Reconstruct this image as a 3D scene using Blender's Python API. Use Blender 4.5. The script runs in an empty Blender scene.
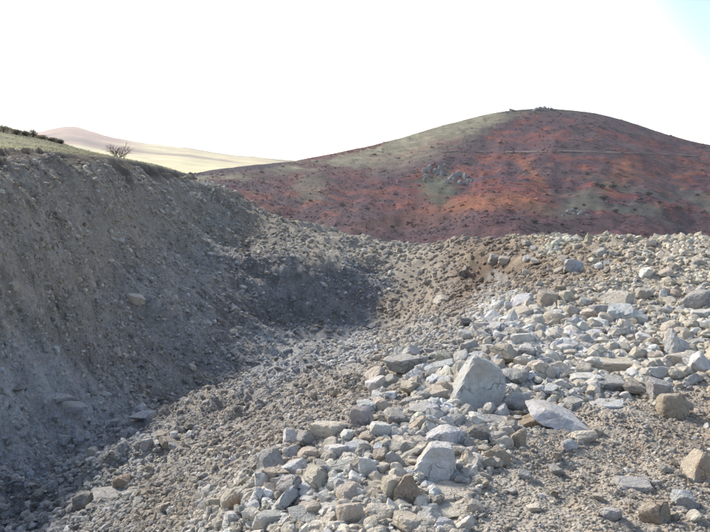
import bpy, bmesh, math, random
import numpy as np
from mathutils import Vector

SC = bpy.context.scene
COL = SC.collection
R = math.radians
F, PITCH = 697.0, R(7.4)          # focal length in photo pixels (710 wide), downward pitch

# ------------------------------------------------------------------ camera
cam_d = bpy.data.cameras.new("camera")
cam_d.sensor_width = 36.0
cam_d.lens = 36.0 * F / 710.0
cam_d.clip_start, cam_d.clip_end = 0.1, 30000.0
cam = bpy.data.objects.new("camera", cam_d)
cam.rotation_euler = (math.pi / 2 - PITCH, 0, 0)
COL.objects.link(cam)
SC.camera = cam

# ------------------------------------------------------------------ sky, sun, exposure
SUN_EL, SUN_AZ = R(35), R(46)      # azimuth: degrees to the left of straight ahead
S = Vector((-math.cos(SUN_EL) * math.sin(SUN_AZ), math.cos(SUN_EL) * math.cos(SUN_AZ), math.sin(SUN_EL)))
W = bpy.data.worlds.new("World")
SC.world = W
W.use_nodes = True
wn, wl = W.node_tree.nodes, W.node_tree.links
sky = wn.new("ShaderNodeTexSky")
sky.sky_type = 'NISHITA'
sky.sun_disc = False
sky.sun_elevation = SUN_EL
sky.sun_rotation = -SUN_AZ
sky.air_density, sky.dust_density, sky.ozone_density = 1.0, 1.0, 1.5
bg = wn["Background"]
wl.new(sky.outputs[0], bg.inputs[0])
bg.inputs[1].default_value = 0.125
# thin bright cloud veil over the sun's half of the sky, thinning out overhead and away from the sun
veil = wn.new("ShaderNodeBackground")
veil.inputs[0].default_value, veil.inputs[1].default_value = (1.0, 0.98, 0.95, 1), 1.3
tc = wn.new("ShaderNodeTexCoord")
dp = wn.new("ShaderNodeVectorMath"); dp.operation = 'DOT_PRODUCT'
wl.new(tc.outputs["Generated"], dp.inputs[0]); dp.inputs[1].default_value = (S.x, S.y, S.z - 1.1)
nz = wn.new("ShaderNodeTexNoise"); nz.inputs["Scale"].default_value = 2.2; nz.inputs["Detail"].default_value = 5
wl.new(tc.outputs["Generated"], nz.inputs["Vector"])
ad = wn.new("ShaderNodeMath"); ad.operation = 'MULTIPLY_ADD'; ad.inputs[1].default_value = 0.10
wl.new(nz.outputs["Fac"], ad.inputs[0]); wl.new(dp.outputs["Value"], ad.inputs[2])
mr = wn.new("ShaderNodeMapRange"); mr.interpolation_type = 'SMOOTHSTEP'
mr.inputs[1].default_value, mr.inputs[2].default_value = 0.20, 0.37
mr.inputs[3].default_value = 0.05
wl.new(ad.outputs[0], mr.inputs[0])
ms = wn.new("ShaderNodeMixShader")
wl.new(mr.outputs[0], ms.inputs[0]); wl.new(bg.outputs[0], ms.inputs[1]); wl.new(veil.outputs[0], ms.inputs[2])
wl.new(ms.outputs[0], wn["World Output"].inputs["Surface"])
sd = bpy.data.lights.new("sun", 'SUN')
sd.energy, sd.angle, sd.color = 3.2, R(9.0), (1.0, 0.93, 0.82)
sun = bpy.data.objects.new("sun", sd)
sun.rotation_euler = (-S).to_track_quat('-Z', 'Y').to_euler()
COL.objects.link(sun)
SC.view_settings.view_transform = 'Standard'
SC.view_settings.look = 'None'
SC.view_settings.exposure = 0.95
SC.view_settings.gamma = 1.0

# ------------------------------------------------------------------ numpy noise
def _h(ix, iy, iz, s):
    n = (ix * 374761393 + iy * 668265263 + iz * 1440662683 + s * 974711) & 0xFFFFFFFF
    n = ((n ^ (n >> 13)) * 1274126177) & 0xFFFFFFFF
    n = ((n ^ (n >> 16)) * 2246822519) & 0xFFFFFFFF
    return ((n ^ (n >> 15)) & 0xFFFFFF) / 16777215.0 * 2 - 1

def vnoise(p, s=0):
    p = np.asarray(p, float)
    i = np.floor(p).astype(np.int64)
    f = p - i
    w = f * f * f * (f * (f * 6 - 15) + 10)
    out = 0
    for a in (0, 1):
        wa = w[:, 0] if a else 1 - w[:, 0]
        for b in (0, 1):
            wb = w[:, 1] if b else 1 - w[:, 1]
            for c in (0, 1):
                wc = w[:, 2] if c else 1 - w[:, 2]
                out = out + wa * wb * wc * _h(i[:, 0] + a, i[:, 1] + b, i[:, 2] + c, s)
    return out

def fbm(p, oct=4, s=0, gain=0.5, lac=2.03):
    p = np.asarray(p, float)
    t, a, n = 0, 1.0, 0
    for k in range(oct):
        t = t + a * vnoise(p, s + k * 17)
        n += a
        p = p * lac + 13.7
        a *= gain
    return t / n

def P3(x, y, z=0.0):
    x = np.asarray(x, float); y = np.asarray(y, float)
    return np.stack([x, y, np.broadcast_to(np.asarray(z, float), x.shape)], 1)

def sstep(a, b, x):
    t = np.clip((x - a) / (b - a), 0, 1)
    return t * t * (3 - 2 * t)

# ------------------------------------------------------------------ pixel <-> place
CP, SP = math.cos(PITCH), math.sin(PITCH)
def ray(u, v):
    a, b = (u - 355.0) / F, (266.0 - v) / F
    return np.array([a, CP + b * SP, -SP + b * CP])
def at(u, v, y):
    d = ray(u, v)
    return d * (y / d[1])
def proj(p):
    p = np.asarray(p, float)
    zc = p[..., 1] * CP - p[..., 2] * SP
    zc = np.where(zc < 0.2, 0.2, zc)
    yc = p[..., 1] * SP + p[..., 2] * CP
    return 355 + F * p[..., 0] / zc, 266 - F * yc / zc, zc

# ------------------------------------------------------------------ quarry landform: measured points, thin-plate surface
CTRL = [(450,532,5.2),(330,532,5.2),(600,520,5.5),(620,460,7.2),(700,470,7.2),(475,425,8.4),(620,400,9.8),(700,400,9.8),
 (620,330,14.5),(700,330,14),(620,290,18.5),(640,262,22),(710,262,21),(600,240,27),(660,239.5,26),(710,240,25),(550,239,30),(500,239,33),(450,241,37),(400,244,42),
 (540,292,19),(470,330,15),(420,360,12.5),(340,420,8.8),(260,480,6.9),(200,525,6.5),
 (300,390,13.5),(220,425,12),(130,490,10),(60,520,10.3),(100,468,12.6),(30,475,13.8),(150,450,12.4),(185,410,16),
 (380,327,32.5),(240,345,27),(160,400,20.5),(100,440,16.5),(0,500,13.2),(300,365,19.5),(330,345,24),(420,345,19.5),(450,310,24),(500,285,26),(530,265,27),
 (390,292,34.6),(395,266,37),(460,265,33),(330,266,35.7),(340,300,34.2),(290,320,33),(240,320,30),(250,255,36.8),(285,262,35.4),
 (0,150,24),(30,150.5,26.5),(60,152.5,29),(85,155,31.5),(110,157.5,34),(130,160.5,38),(160,166,42),(200,177,50),(250,206,50),(310,228,46),(355,238,44),
 (0,220,20.5),(0,300,17.5),(0,400,14.8),(60,220,25),(150,230,33),(100,300,22),(170,300,26),(200,235,41),(120,370,20),
 (0,140,30),(0,125,42),(50,137,44),(100,153.5,39),(112,156,37),(-120,104,36),(-160,180,20),
 (30,132,44),(80,148,41),(20,144,30),(50,147,34),(80,152,35),(-25,138,30),(-30,116,42),(112,161,54),(80,153,54),(50,142,54),(0,130,54),(30,137,54),(130,163,50),(160,171,52),
 (500,246,37),(600,247,31),(660,247,30),(550,246,34),(710,247,29),(450,247,41),(400,250,46),(355,247,48),(310,237,50),(250,216,54),(200,186,54)]
PTS = [at(*c) for c in CTRL]
PTS += [np.array(p, float) for p in [(-45,20,4.2),(-48,50,4.4),(-36,66,-1),(-20,62,-1.2),(-13,66,-3),(-5,60,-7),(3,53,-8),(10,46,-6.5),(17,38,-5.5),(26,36,-5.5),
 (30,24,-2.5),(30,14,-2.8),(15,5,-2.5),(10,-5,-2.3),(0,0,-1.65),(-5,0,-3.2),(-9,5,-5.5),(-16,6,-3),(-22,9,1.6),(-12,-5,-3.5),(0,-8,-1.6),(-30,90,-8),(0,90,-14),(40,90,-12),(-60,90,-2)]]
PTS = np.array(PTS)
def _tps(d2):
    return np.where(d2 > 1e-12, 0.5 * d2 * np.log(d2 + 1e-12), 0)
_n = len(PTS)
_K = _tps(((PTS[:, None, :2] - PTS[None, :, :2]) ** 2).sum(-1)) + np.eye(_n) * 0.01
_Q = np.c_[np.ones(_n), PTS[:, :2]]
_A = np.block([[_K, _Q], [_Q.T, np.zeros((3, 3))]])
_C = np.linalg.solve(_A, np.r_[PTS[:, 2], 0, 0, 0])
def base_h(x, y):
    z = _C[_n] + _C[_n + 1] * x + _C[_n + 2] * y
    for k in range(_n):
        z = z + _C[k] * _tps((x - PTS[k, 0]) ** 2 + (y - PTS[k, 1]) ** 2)
    return z
EDGE = np.array([at(-150,152,14)[:2], at(0,150,24)[:2], at(30,151,26.5)[:2], at(60,152.5,29)[:2], at(85,155,31.5)[:2], at(110,157.5,34)[:2], at(130,160.5,38)[:2], at(160,166,42)[:2], at(200,177,50)[:2], (-10.5, 60), (-10, 90)])
def edge_d(x, y):                                   # metres to the right of the turf edge (negative: on the grass)
    w = 0.10 * vnoise(P3(y * 0.6, y * 0.0), 5) + 0.08 * vnoise(P3(y * 2.1, y * 0.0), 6)
    return x - np.interp(y, EDGE[:, 1], EDGE[:, 0]) - w + .12 * sstep(38, 30, y) + .5 * sstep(35, 38, y)

# zones: photo place, albedo, stone size (photo px), stone density
ZONES = np.array([
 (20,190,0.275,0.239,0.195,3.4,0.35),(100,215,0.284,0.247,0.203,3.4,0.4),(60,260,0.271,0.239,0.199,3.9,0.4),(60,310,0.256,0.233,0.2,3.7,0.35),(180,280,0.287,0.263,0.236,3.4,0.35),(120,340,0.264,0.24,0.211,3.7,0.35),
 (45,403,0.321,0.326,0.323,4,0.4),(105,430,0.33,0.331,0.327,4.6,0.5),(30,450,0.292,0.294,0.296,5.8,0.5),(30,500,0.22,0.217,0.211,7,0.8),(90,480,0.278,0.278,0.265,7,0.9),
 (150,230,0.304,0.269,0.226,3.4,0.45),(190,330,0.298,0.283,0.264,3.4,0.35),(300,280,0.215,0.207,0.193,2.8,0.4),(350,308,0.174,0.175,0.178,3,0.4),(330,285,0.185,0.185,0.184,3,0.4),(240,270,0.233,0.221,0.209,2.6,0.35),(270,315,0.178,0.174,0.169,2.6,0.3),(378,290,0.18,0.18,0.183,3,0.5),(310,322,0.172,0.169,0.164,3,0.4),(230,325,0.188,0.178,0.167,3,0.4),  # bowl wall entries darkened: its shade is painted into the albedo
 (250,222,0.26,0.228,0.187,2.6,0.5),(320,245,0.31,0.28,0.235,3,0.6),(400,255,0.33,0.295,0.245,4.2,0.9),(425,300,0.33,0.285,0.235,4.2,0.9),(400,318,0.33,0.285,0.235,4.2,0.9),(430,265,0.33,0.29,0.24,4.2,0.9),
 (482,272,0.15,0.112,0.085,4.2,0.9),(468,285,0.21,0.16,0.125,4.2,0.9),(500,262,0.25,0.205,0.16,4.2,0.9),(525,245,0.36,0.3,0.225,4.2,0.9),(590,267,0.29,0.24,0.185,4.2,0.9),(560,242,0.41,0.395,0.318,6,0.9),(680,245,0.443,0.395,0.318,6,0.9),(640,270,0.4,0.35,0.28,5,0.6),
 (620,300,0.464,0.42,0.342,4.5,0.8),(690,300,0.464,0.42,0.342,6,0.8),(640,425,0.365,0.324,0.271,3.48,0.75),(600,480,0.345,0.304,0.251,3.48,0.75),(550,520,0.347,0.313,0.265,3.91,0.75),(700,520,0.347,0.313,0.265,4.42,0.75),(690,420,0.342,0.289,0.229,3.91,0.75),
 (450,400,0.515,0.485,0.432,8,1),(540,340,0.525,0.495,0.442,7.5,1),(300,500,0.484,0.45,0.389,8,1),(400,480,0.505,0.47,0.408,8,1),(250,520,0.464,0.43,0.37,8,1),(600,345,0.525,0.49,0.432,6.5,1),(660,360,0.505,0.46,0.389,6.5,0.9),(500,310,0.515,0.485,0.432,6.5,1),
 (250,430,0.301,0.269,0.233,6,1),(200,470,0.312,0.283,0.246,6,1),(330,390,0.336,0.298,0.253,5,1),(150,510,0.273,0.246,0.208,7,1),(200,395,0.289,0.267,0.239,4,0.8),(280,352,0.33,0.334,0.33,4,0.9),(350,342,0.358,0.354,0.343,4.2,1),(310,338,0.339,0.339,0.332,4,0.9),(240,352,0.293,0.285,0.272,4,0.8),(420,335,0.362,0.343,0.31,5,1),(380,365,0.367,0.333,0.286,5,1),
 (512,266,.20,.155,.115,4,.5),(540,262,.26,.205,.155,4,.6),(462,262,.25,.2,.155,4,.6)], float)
def zones(x, y, z):
    u, v, _ = proj(np.stack([x, y, z], -1))
    j = 14 * np.stack([vnoise(P3(x * .5, y * .5), 31), vnoise(P3(x * .5, y * .5), 32)], -1)
    out = np.zeros((len(x), 5)); ws = np.zeros(len(x))
    for q in ZONES:
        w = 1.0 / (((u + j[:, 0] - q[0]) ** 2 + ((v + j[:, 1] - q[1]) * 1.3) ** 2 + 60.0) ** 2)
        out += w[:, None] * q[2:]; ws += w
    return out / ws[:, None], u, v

# polar ground sheet round the camera's stand, log spaced, out to the horizon
NT, NR = 520, 640
TH = np.linspace(R(-52), R(52), NT)
RR = np.concatenate([np.exp(np.linspace(math.log(1.2), math.log(95), NR)), np.exp(np.linspace(math.log(97), math.log(4000), 60))])
LR = np.log(RR)
def ground_h(x, y):
    r = np.hypot(x, y)
    near = r < 130
    z = np.full(x.shape, -40.0)
    xn, yn, rn = x[near], y[near], r[near]
    zb = base_h(xn, yn)
    # the brow of the slope: nothing left of the trough stands higher than this line
    yy = np.maximum(yn, 1.0); ub = 355 + xn / yy * F
    brow = np.interp(ub, [-400,-100,0,30,50,80,100,112,130,160,200,250,310,355,400,430], [95,112,124,132,137,147.5,153,155.5,159.5,165.5,177,206,228,238,243,200])
    bb = (266 - brow) / F
    cap = yy * (-SP + bb * CP) / (CP + bb * SP) + 3.0 * sstep(22, 14, yn)
    zb = np.minimum(zb, cap)
    e = edge_d(xn, yn)
    zb += .10 * sstep(-2.6, -.15, e) * sstep(.35, .0, e) * sstep(40, 34, yn) * (yn > 8)
    grass = sstep(0.1, -0.3, e)
    lip = sstep(0.0, 0.25, e) * (1 - sstep(0.3, 2.5, e))
    zb -= 0.30 * lip * (yn > 5)
    rough = 1 - 0.85 * grass
    p = P3(xn, yn)
    bank = sstep(0, 1.5, e) * sstep(2.0, -3.0, xn - 0.02 * yn) * sstep(9, 13, rn)
    d = 0.20 * fbm(p * 0.45, 3, 1) + 0.10 * fbm(p * 1.6, 3, 2) + 0.045 * fbm(p * 5, 3, 3)
    d += 0.018 * fbm(p * 17, 2, 4) * (rn < 40)
    # rills and ribs running down the bank
    rib = fbm(P3(xn * 0.22 + yn * .10, yn * 0.9), 4, 9)
    d += bank * (0.5 * rib + 0.16 * (1 - 2 * np.abs(fbm(p * 1.9, 4, 14))) + .13 * fbm(p * 4.2, 4, 16) + .05 * fbm(p * 9, 3, 15) - .08 + 0.28 * np.abs(fbm(P3(xn * .5, yn * 1.3), 4, 10)))
    # ledges of the bedded rock
    zz = (zb + 0.35 * fbm(p * 0.35, 3, 12)) / 0.42
    saw = zz - np.floor(zz)
    d += bank * 0.16 * (sstep(0.0, 0.75, saw) - saw) * (0.4 + sstep(-.2, .5, fbm(p * 0.25, 2, 13)) * 1.6)
    # piles along the far rim
    u, v, _ = proj(np.stack([xn, yn, zb], -1))
    rim = sstep(300, 262, v) * sstep(420, 470, u)
    d += rim * (0.16 * fbm(p * 0.9, 3, 20) + 0.08 * fbm(p * 3.1, 2, 21))
    # recess dug into the brown rim bank, and a diagonal crevice in the bowl
    d -= 1.2 * np.exp(-((u - 486) / 21) ** 2 - ((v - 270) / 8) ** 2) * (1 + .8 * fbm(p * .8, 3, 22)) * (rn > 20)
    dl = np.abs((v - 262) - (u - 232) * .48)
    d -= 0.5 * np.exp(-(dl / 5.0) ** 2) * sstep(222, 240, u) * sstep(318, 290, u) * (rn > 20)
    uo, ye_ = [-400,-150,0,30,60,85,110,130,160,200], [9,14,24,26.5,29,31.5,34,38,42,50]
    ve_ = [150,150,149.5,150,152,154.5,156.5,160,166,177]
    ye, ve = np.interp(ub, uo, ye_), np.interp(ub, uo, ve_)
    st = (yn - ye) / np.maximum(46.5 - ye, 4)
    vt = ve + (np.minimum(brow, ve) - ve) * np.clip(st, -.3, 1)
    bt = (266 - vt) / F
    zt = yn * (-SP + bt * CP) / (CP + bt * SP) - .10 * np.clip(yn - 47, 0, 60)
    dz = np.maximum(zt - .12 - zb, 0) * sstep(150, 100, ub) * (yn > 8) * (1 - sstep(.0, 4.5, e)) * (e > -.2)
    zb = zb + .9 * dz
    turf = sstep(.10, .0, e) * sstep(150, 100, ub) * (yn > 8)
    zz2 = (zb + d * rough) * (1 - turf) + (zt + .03 * fbm(p * 1.5, 3, 2)) * turf
    z[near] = zz2
    far = sstep(80, 128, r)
    vall = -72 - 6 * fbm(P3(x / 160, y / 160), 3, 40)
    return z * (1 - far) + vall * far
_T, _Rm = np.meshgrid(TH, RR)
GX, GY = (_Rm * np.sin(_T)).ravel(), (_Rm * np.cos(_T)).ravel()
GZ = ground_h(GX, GY)
GZ2 = GZ.reshape(len(RR), NT)
def hz(x, y):
    r = np.clip(np.hypot(x, y), RR[0], RR[-1] * .999); t = np.arctan2(x, y)
    fi = np.interp(np.log(r), LR, np.arange(len(RR))); fj = np.clip((t - TH[0]) / (TH[1] - TH[0]), 0, NT - 1.001)
    i = np.minimum(fi.astype(int), len(RR) - 2); j = fj.astype(int); a = fi - i; b = fj - j
    return (GZ2[i, j] * (1 - a) * (1 - b) + GZ2[i + 1, j] * a * (1 - b) + GZ2[i, j + 1] * (1 - a) * b + GZ2[i + 1, j + 1] * a * b)
def hit(u, v, tmin=2.5):
    d = ray(u, v); d = d / np.hypot(d[0], d[1])
    t = np.exp(np.linspace(math.log(tmin), math.log(90), 1600))
    below = d[2] * t < hz(d[0] * t, d[1] * t)
    k = int(np.argmax(below))
    return (d * t[k], t[k]) if below[k] else (None, None)

# ------------------------------------------------------------------ mesh helpers
def mesh_np(name, V, Q, color=None, smooth=False):
    V = np.ascontiguousarray(V, np.float32); Q = np.ascontiguousarray(Q, np.int32)
    k = Q.shape[1]
    me = bpy.data.meshes.new(name)
    me.vertices.add(len(V)); me.vertices.foreach_set("co", V.ravel())
    me.loops.add(Q.size); me.loops.foreach_set("vertex_index", Q.ravel())
    me.polygons.add(len(Q)); me.polygons.foreach_set("loop_start", np.arange(0, Q.size, k, dtype=np.int32))
    me.update(calc_edges=True)
    me.polygons.foreach_set("use_smooth", np.full(len(Q), smooth, bool))
    if color is not None:
        a = me.attributes.new("col", 'FLOAT_COLOR', 'POINT')
        a.data.foreach_set("color", np.c_[color, np.ones(len(V))].astype(np.float32).ravel())
    me.update()
    return me
def link(name, me, mat=None, parent=None, **props):
    o = bpy.data.objects.new(name, me)
    COL.objects.link(o)
    if mat is not None and me is not None and not me.materials:
        me.materials.append(mat)
    o.parent = parent
    for k, v in props.items():
        o[k] = v
    return o
def grid_faces(nr, nt):
    i = np.arange(nr * nt).reshape(nr, nt)
    return np.stack([i[:-1, :-1].ravel(), i[:-1, 1:].ravel(), i[1:, 1:].ravel(), i[1:, :-1].ravel()], 1)

# ------------------------------------------------------------------ materials
class MT:
    def __init__(self, name, rough=0.9):
        self.m = bpy.data.materials.new(name); self.m.use_nodes = True
        self.n, self.l = self.m.node_tree.nodes, self.m.node_tree.links
        self.b = self.n["Principled BSDF"]
        self.b.inputs["Roughness"].default_value = rough
        self.b.inputs["Specular IOR Level"].default_value = 0.25
        self.pos = self.n.new("ShaderNodeNewGeometry").outputs["Position"]
    def noise(self, scale, detail=4, rough=0.55, vec=None):
        t = self.n.new("ShaderNodeTexNoise"); t.inputs["Scale"].default_value = scale
        t.inputs["Detail"].default_value = detail; t.inputs["Roughness"].default_value = rough
        self.l.new(vec or self.pos, t.inputs["Vector"]); return t.outputs["Fac"]
    def voro(self, scale, feat='F1', vec=None, out="Distance"):
        t = self.n.new("ShaderNodeTexVoronoi"); t.feature = feat; t.inputs["Scale"].default_value = scale
        self.l.new(vec or self.pos, t.inputs["Vector"]); return t.outputs[out]
    def rng(self, x, a, b, c, d):
        t = self.n.new("ShaderNodeMapRange"); self.l.new(x, t.inputs[0])
        for i, q in enumerate((a, b, c, d)): t.inputs[i + 1].default_value = q
        return t.outputs[0]
    def math(self, op, x, y):
        t = self.n.new("ShaderNodeMath"); t.operation = op
        for i, q in enumerate((x, y)):
            if hasattr(q, "links"): self.l.new(q, t.inputs[i])
            else: t.inputs[i].default_value = q
        return t.outputs[0]
    def mix(self, f, a, b, mode='MIX'):
        t = self.n.new("ShaderNodeMix"); t.data_type = 'RGBA'; t.blend_type = mode
        for q, s in ((f, t.inputs[0]), (a, t.inputs[6]), (b, t.inputs[7])):
            if hasattr(q, "links"): self.l.new(q, s)
            elif isinstance(q, (int, float)): s.default_value = q
            else: s.default_value = (*q, 1)
        return t.outputs[2]
    def scale(self, c, f):
        t = self.n.new("ShaderNodeVectorMath"); t.operation = 'SCALE'
        self.l.new(c, t.inputs[0])
        if hasattr(f, "links"): self.l.new(f, t.inputs["Scale"])
        else: t.inputs["Scale"].default_value = f
        return t.outputs[0]
    def attr(self, name="col"):
        t = self.n.new("ShaderNodeAttribute"); t.attribute_name = name; return t.outputs["Color"]
    def objcol(self):
        return self.n.new("ShaderNodeObjectInfo").outputs["Color"]
    def bump(self, h, strength, dist):
        t = self.n.new("ShaderNodeBump"); t.inputs["Strength"].default_value = strength; t.inputs["Distance"].default_value = dist
        self.l.new(h, t.inputs["Height"]); self.l.new(t.outputs[0], self.b.inputs["Normal"])
    def color(self, c):
        self.l.new(c, self.b.inputs["Base Color"]); return self.m

def ground_mat():
    m = MT("quarry_ground", 0.95)
    c = m.attr()
    g1, g2, g3 = m.noise(1.1, 5), m.noise(9, 6, .65), m.noise(45, 4, .6)
    c = m.scale(c, m.rng(g1, .3, .7, .82, 1.18))
    c = m.scale(c, m.rng(g2, .25, .75, .62, 1.42))
    c = m.mix(m.rng(m.noise(3.3, 5), .52, .7, 0, .45), c, m.mix(1.0, c, (1.15, .92, .7), 'MULTIPLY'))
    v = m.voro(24)
    h = m.math('ADD', m.math('MULTIPLY', g2, .6), m.math('MULTIPLY', m.rng(v, 0, .6, 1, 0), .35))
    h = m.math('ADD', h, m.math('MULTIPLY', g3, .25))
    m.bump(h, 1.0, 0.10)
    return m.color(c)
def rock_mat(name, src):
    m = MT(name, 0.85)
    c = m.objcol() if src == 'obj' else m.attr()
    big, mid, fine = m.noise(3.2, 5, .6), m.noise(13, 6, .65), m.noise(70, 4, .6)
    c = m.scale(c, m.rng(mid, .3, .7, .74, 1.18))
    c = m.scale(c, m.rng(fine, .3, .7, .82, 1.14))
    earth = m.rng(big, .46, .64, 0, .7)
    c = m.mix(earth, c, m.mix(.6, c, (.38, .31, .23)))
    vein = m.math('MULTIPLY', m.rng(m.noise(7, 3, .5), .485, .5, 0, .4), m.rng(m.noise(7, 3, .5), .5, .515, 1, 0))
    c = m.mix(vein, c, (.62, .60, .56))
    wv = m.n.new("ShaderNodeVectorMath"); wv.operation = 'MULTIPLY_ADD'
    nv = m.n.new("ShaderNodeTexNoise"); nv.inputs["Scale"].default_value = 4; nv.inputs["Detail"].default_value = 4; m.l.new(m.pos, nv.inputs["Vector"])
    m.l.new(nv.outputs["Color"], wv.inputs[0]); wv.inputs[1].default_value = (.35, .35, .35); m.l.new(m.pos, wv.inputs[2])
    crack = m.rng(m.voro(3.4, 'DISTANCE_TO_EDGE', vec=wv.outputs[0]), 0, .03, 1, 0)
    crack = m.math('MULTIPLY', crack, m.rng(big, .42, .5, 1, 0))
    h = m.math('ADD', m.math('MULTIPLY', mid, .8), m.math('MULTIPLY', fine, .35))
    h = m.math('SUBTRACT', h, m.math('MULTIPLY', crack, .6))
    m.bump(h, 1.0, 0.05)
    return m.color(c)
def plain_mat(name, src_scale=1.0, var=.3, ns=.4, rough=.95, bump=None):
    m = MT(name, rough)
    c = m.scale(m.attr(), m.rng(m.noise(ns, 6, .65), .25, .75, 1 - var, 1 + var))
    if bump: m.bump(m.noise(bump[0], 6, .7), 1.0, bump[1])
    return m.color(c)
def stained(m0):
    m = m0.copy(); m.name = "stained_rock"
    n, l = m.node_tree.nodes, m.node_tree.links
    b = n["Principled BSDF"]; src = b.inputs["Base Color"].links[0].from_socket
    tc = n.new("ShaderNodeTexCoord"); d = n.new("ShaderNodeVectorMath"); d.operation = 'DISTANCE'
    l.new(tc.outputs["Generated"], d.inputs[0]); d.inputs[1].default_value = (.62, .05, .62)
    nz_ = n.new("ShaderNodeTexNoise"); nz_.inputs["Scale"].default_value = 7; nz_.inputs["Detail"].default_value = 6; l.new(tc.outputs["Generated"], nz_.inputs["Vector"])
    a = n.new("ShaderNodeMath"); a.operation = 'MULTIPLY_ADD'; a.inputs[1].default_value = .5
    l.new(nz_.outputs["Fac"], a.inputs[0]); l.new(d.outputs["Value"], a.inputs[2])
    r = n.new("ShaderNodeMapRange"); r.inputs[1].default_value, r.inputs[2].default_value, r.inputs[3].default_value, r.inputs[4].default_value = .40, .74, .42, 0
    l.new(a.outputs[0], r.inputs[0])
    x = n.new("ShaderNodeMix"); x.data_type = 'RGBA'; l.new(r.outputs[0], x.inputs[0]); l.new(src, x.inputs[6]); x.inputs[7].default_value = (.38, .17, .06, 1)
    l.new(x.outputs[2], b.inputs["Base Color"])
    return m
GROUND_M, ROCK_O, ROCK_S = ground_mat(), rock_mat("broken_rock", 'obj'), rock_mat("rubble_rock", 'attr')
HILL_M = plain_mat("moorland", var=.38, ns=.09, bump=(.35, 1.6))
FAR_M = plain_mat("far_moorland", var=.15, ns=.01)
LEAF_M = plain_mat("dry_vegetation", var=.25, ns=3.0)
def solid(name, c, rough=.9):
    m = MT(name, rough)
    return m.color(m.scale(m.mix(1.0, c, c), m.rng(m.noise(6, 5), .3, .7, .75, 1.25)))
_g = MT("grass_blades", .9)
_c = _g.scale(_g.attr(), _g.rng(_g.noise(2.0, 4), .3, .7, .8, 1.2))
_g.color(_c)
_d, _t2, _x = _g.n.new("ShaderNodeBsdfDiffuse"), _g.n.new("ShaderNodeBsdfTranslucent"), _g.n.new("ShaderNodeMixShader")
_x.inputs[0].default_value = .5
_g.l.new(_c, _d.inputs[0]); _g.l.new(_c, _t2.inputs[0]); _g.l.new(_d.outputs[0], _x.inputs[1]); _g.l.new(_t2.outputs[0], _x.inputs[2])
_g.l.new(_x.outputs[0], _g.n["Material Output"].inputs[0])
GRASS_M = _g.m
BARK_M, GREY_M = solid("bark", (.075, .055, .045)), solid("outcrop_rock", (.17, .175, .18))
_t = MT("track_stone", .95)
TRACK_M = _t.color(_t.mix(_t.rng(_t.noise(.022, 4), .42, .56, 0, 1), (.085, .06, .05), (.19, .15, .125)))

# ------------------------------------------------------------------ ground sheet
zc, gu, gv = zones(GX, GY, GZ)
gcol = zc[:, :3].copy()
ge = edge_d(GX, GY)
gr = np.hypot(GX, GY)
gm = sstep(0.12, -0.25, ge) * (GY > 4)
tuft = fbm(P3(GX * .5, GY * .5), 4, 51)[:, None]
grass_c = np.array([.20, .197, .125]) * (1 + .35 * tuft) + np.array([.10, .075, .03]) * np.clip(tuft + .1, 0, 1)
soil = np.clip(sstep(-.05, .15, ge) * (1 - sstep(.6, 1.1, ge + .6 * tuft[:, 0])), 0, 1) * (GY > 4)
gcol = gcol * (1 - .8 * soil[:, None]) + np.array([.045, .034, .028]) * .8 * soil[:, None]
gcol = gcol * (1 - gm[:, None]) + grass_c * gm[:, None]
bankm = (sstep(.3, 1.0, ge) * sstep(.30, .24, zc[:, 0]))[:, None]
stk = fbm(P3(GX * .35 + GY * .18, GY * 1.3, GZ * .6), 5, 52)[:, None]; spk = fbm(P3(GX * 3.2, GY * 3.2, GZ * 3.2), 4, 53)[:, None]
gcol = gcol * (1 + bankm * (.55 * stk + .55 * spk))
pale = bankm * sstep(.12, .4, fbm(P3(GX * .5, GY * .5, GZ * 1.4), 4, 54))[:, None]
gcol = gcol * (1 - .6 * pale) + np.array([.30, .305, .305]) * .6 * pale
farm = sstep(70, 110, gr)[:, None]
gcol = gcol * (1 - farm) + np.array([.12, .095, .05]) * farm
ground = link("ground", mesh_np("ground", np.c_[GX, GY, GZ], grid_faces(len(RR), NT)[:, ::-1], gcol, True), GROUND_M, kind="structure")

# ------------------------------------------------------------------ the red hill
SKYL = np.array([(120,190),(190,174),(215,169),(250,165.5),(290,162),(330,154),(370,146),(400,138),(440,126),(480,116),(505,111),(530,109),(550,108.5),(575,110.5),(600,114),(630,122),(665,134),(700,143),(740,150),(800,160),(900,172)], float)
def esl(v):                                           # slope dz/dy seen at image row v (centre column)
    b = (266 - v) / F
    return (-SP + b * CP) / (CP + b * SP)
HU = np.linspace(120, 900, 640)
HT = np.concatenate([np.linspace(0, 1.0, 170), np.linspace(1.0, 1.6, 26)[1:]])
ysky = np.interp(HU, [120, 250, 400, 480, 545, 610, 700, 900], [760, 860, 1060, 1140, 1165, 1160, 1130, 1040])
ysky = np.convolve(np.pad(ysky, 30, 'edge'), np.hanning(61) / np.hanning(61).sum(), 'valid')
hs = np.interp(HU, SKYL[:, 0], SKYL[:, 1])
ker = np.hanning(23); ker /= ker.sum()
hs = np.convolve(np.pad(hs, 11, 'edge'), ker, 'valid')
UU, TT = np.meshgrid(HU, HT)
YS, VS = np.broadcast_to(ysky, UU.shape), np.broadcast_to(hs, UU.shape)
HYc = 300 + TT * (YS - 300)
prof = np.where(TT < 1, TT ** 0.92, 1 + 0.12 * (TT - 1) - 1.6 * np.maximum(TT - 1, 0) ** 1.5)
fold = 0.12 * np.sin(TT * math.pi) * fbm(P3(UU.ravel() / 70, TT.ravel() * 2.6), 4, 61).reshape(UU.shape)
knoll = 0.06 * np.exp(-((UU - 500) / 55) ** 2 - ((TT - .33) / .12) ** 2)
pf = prof + fold + knoll
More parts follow.
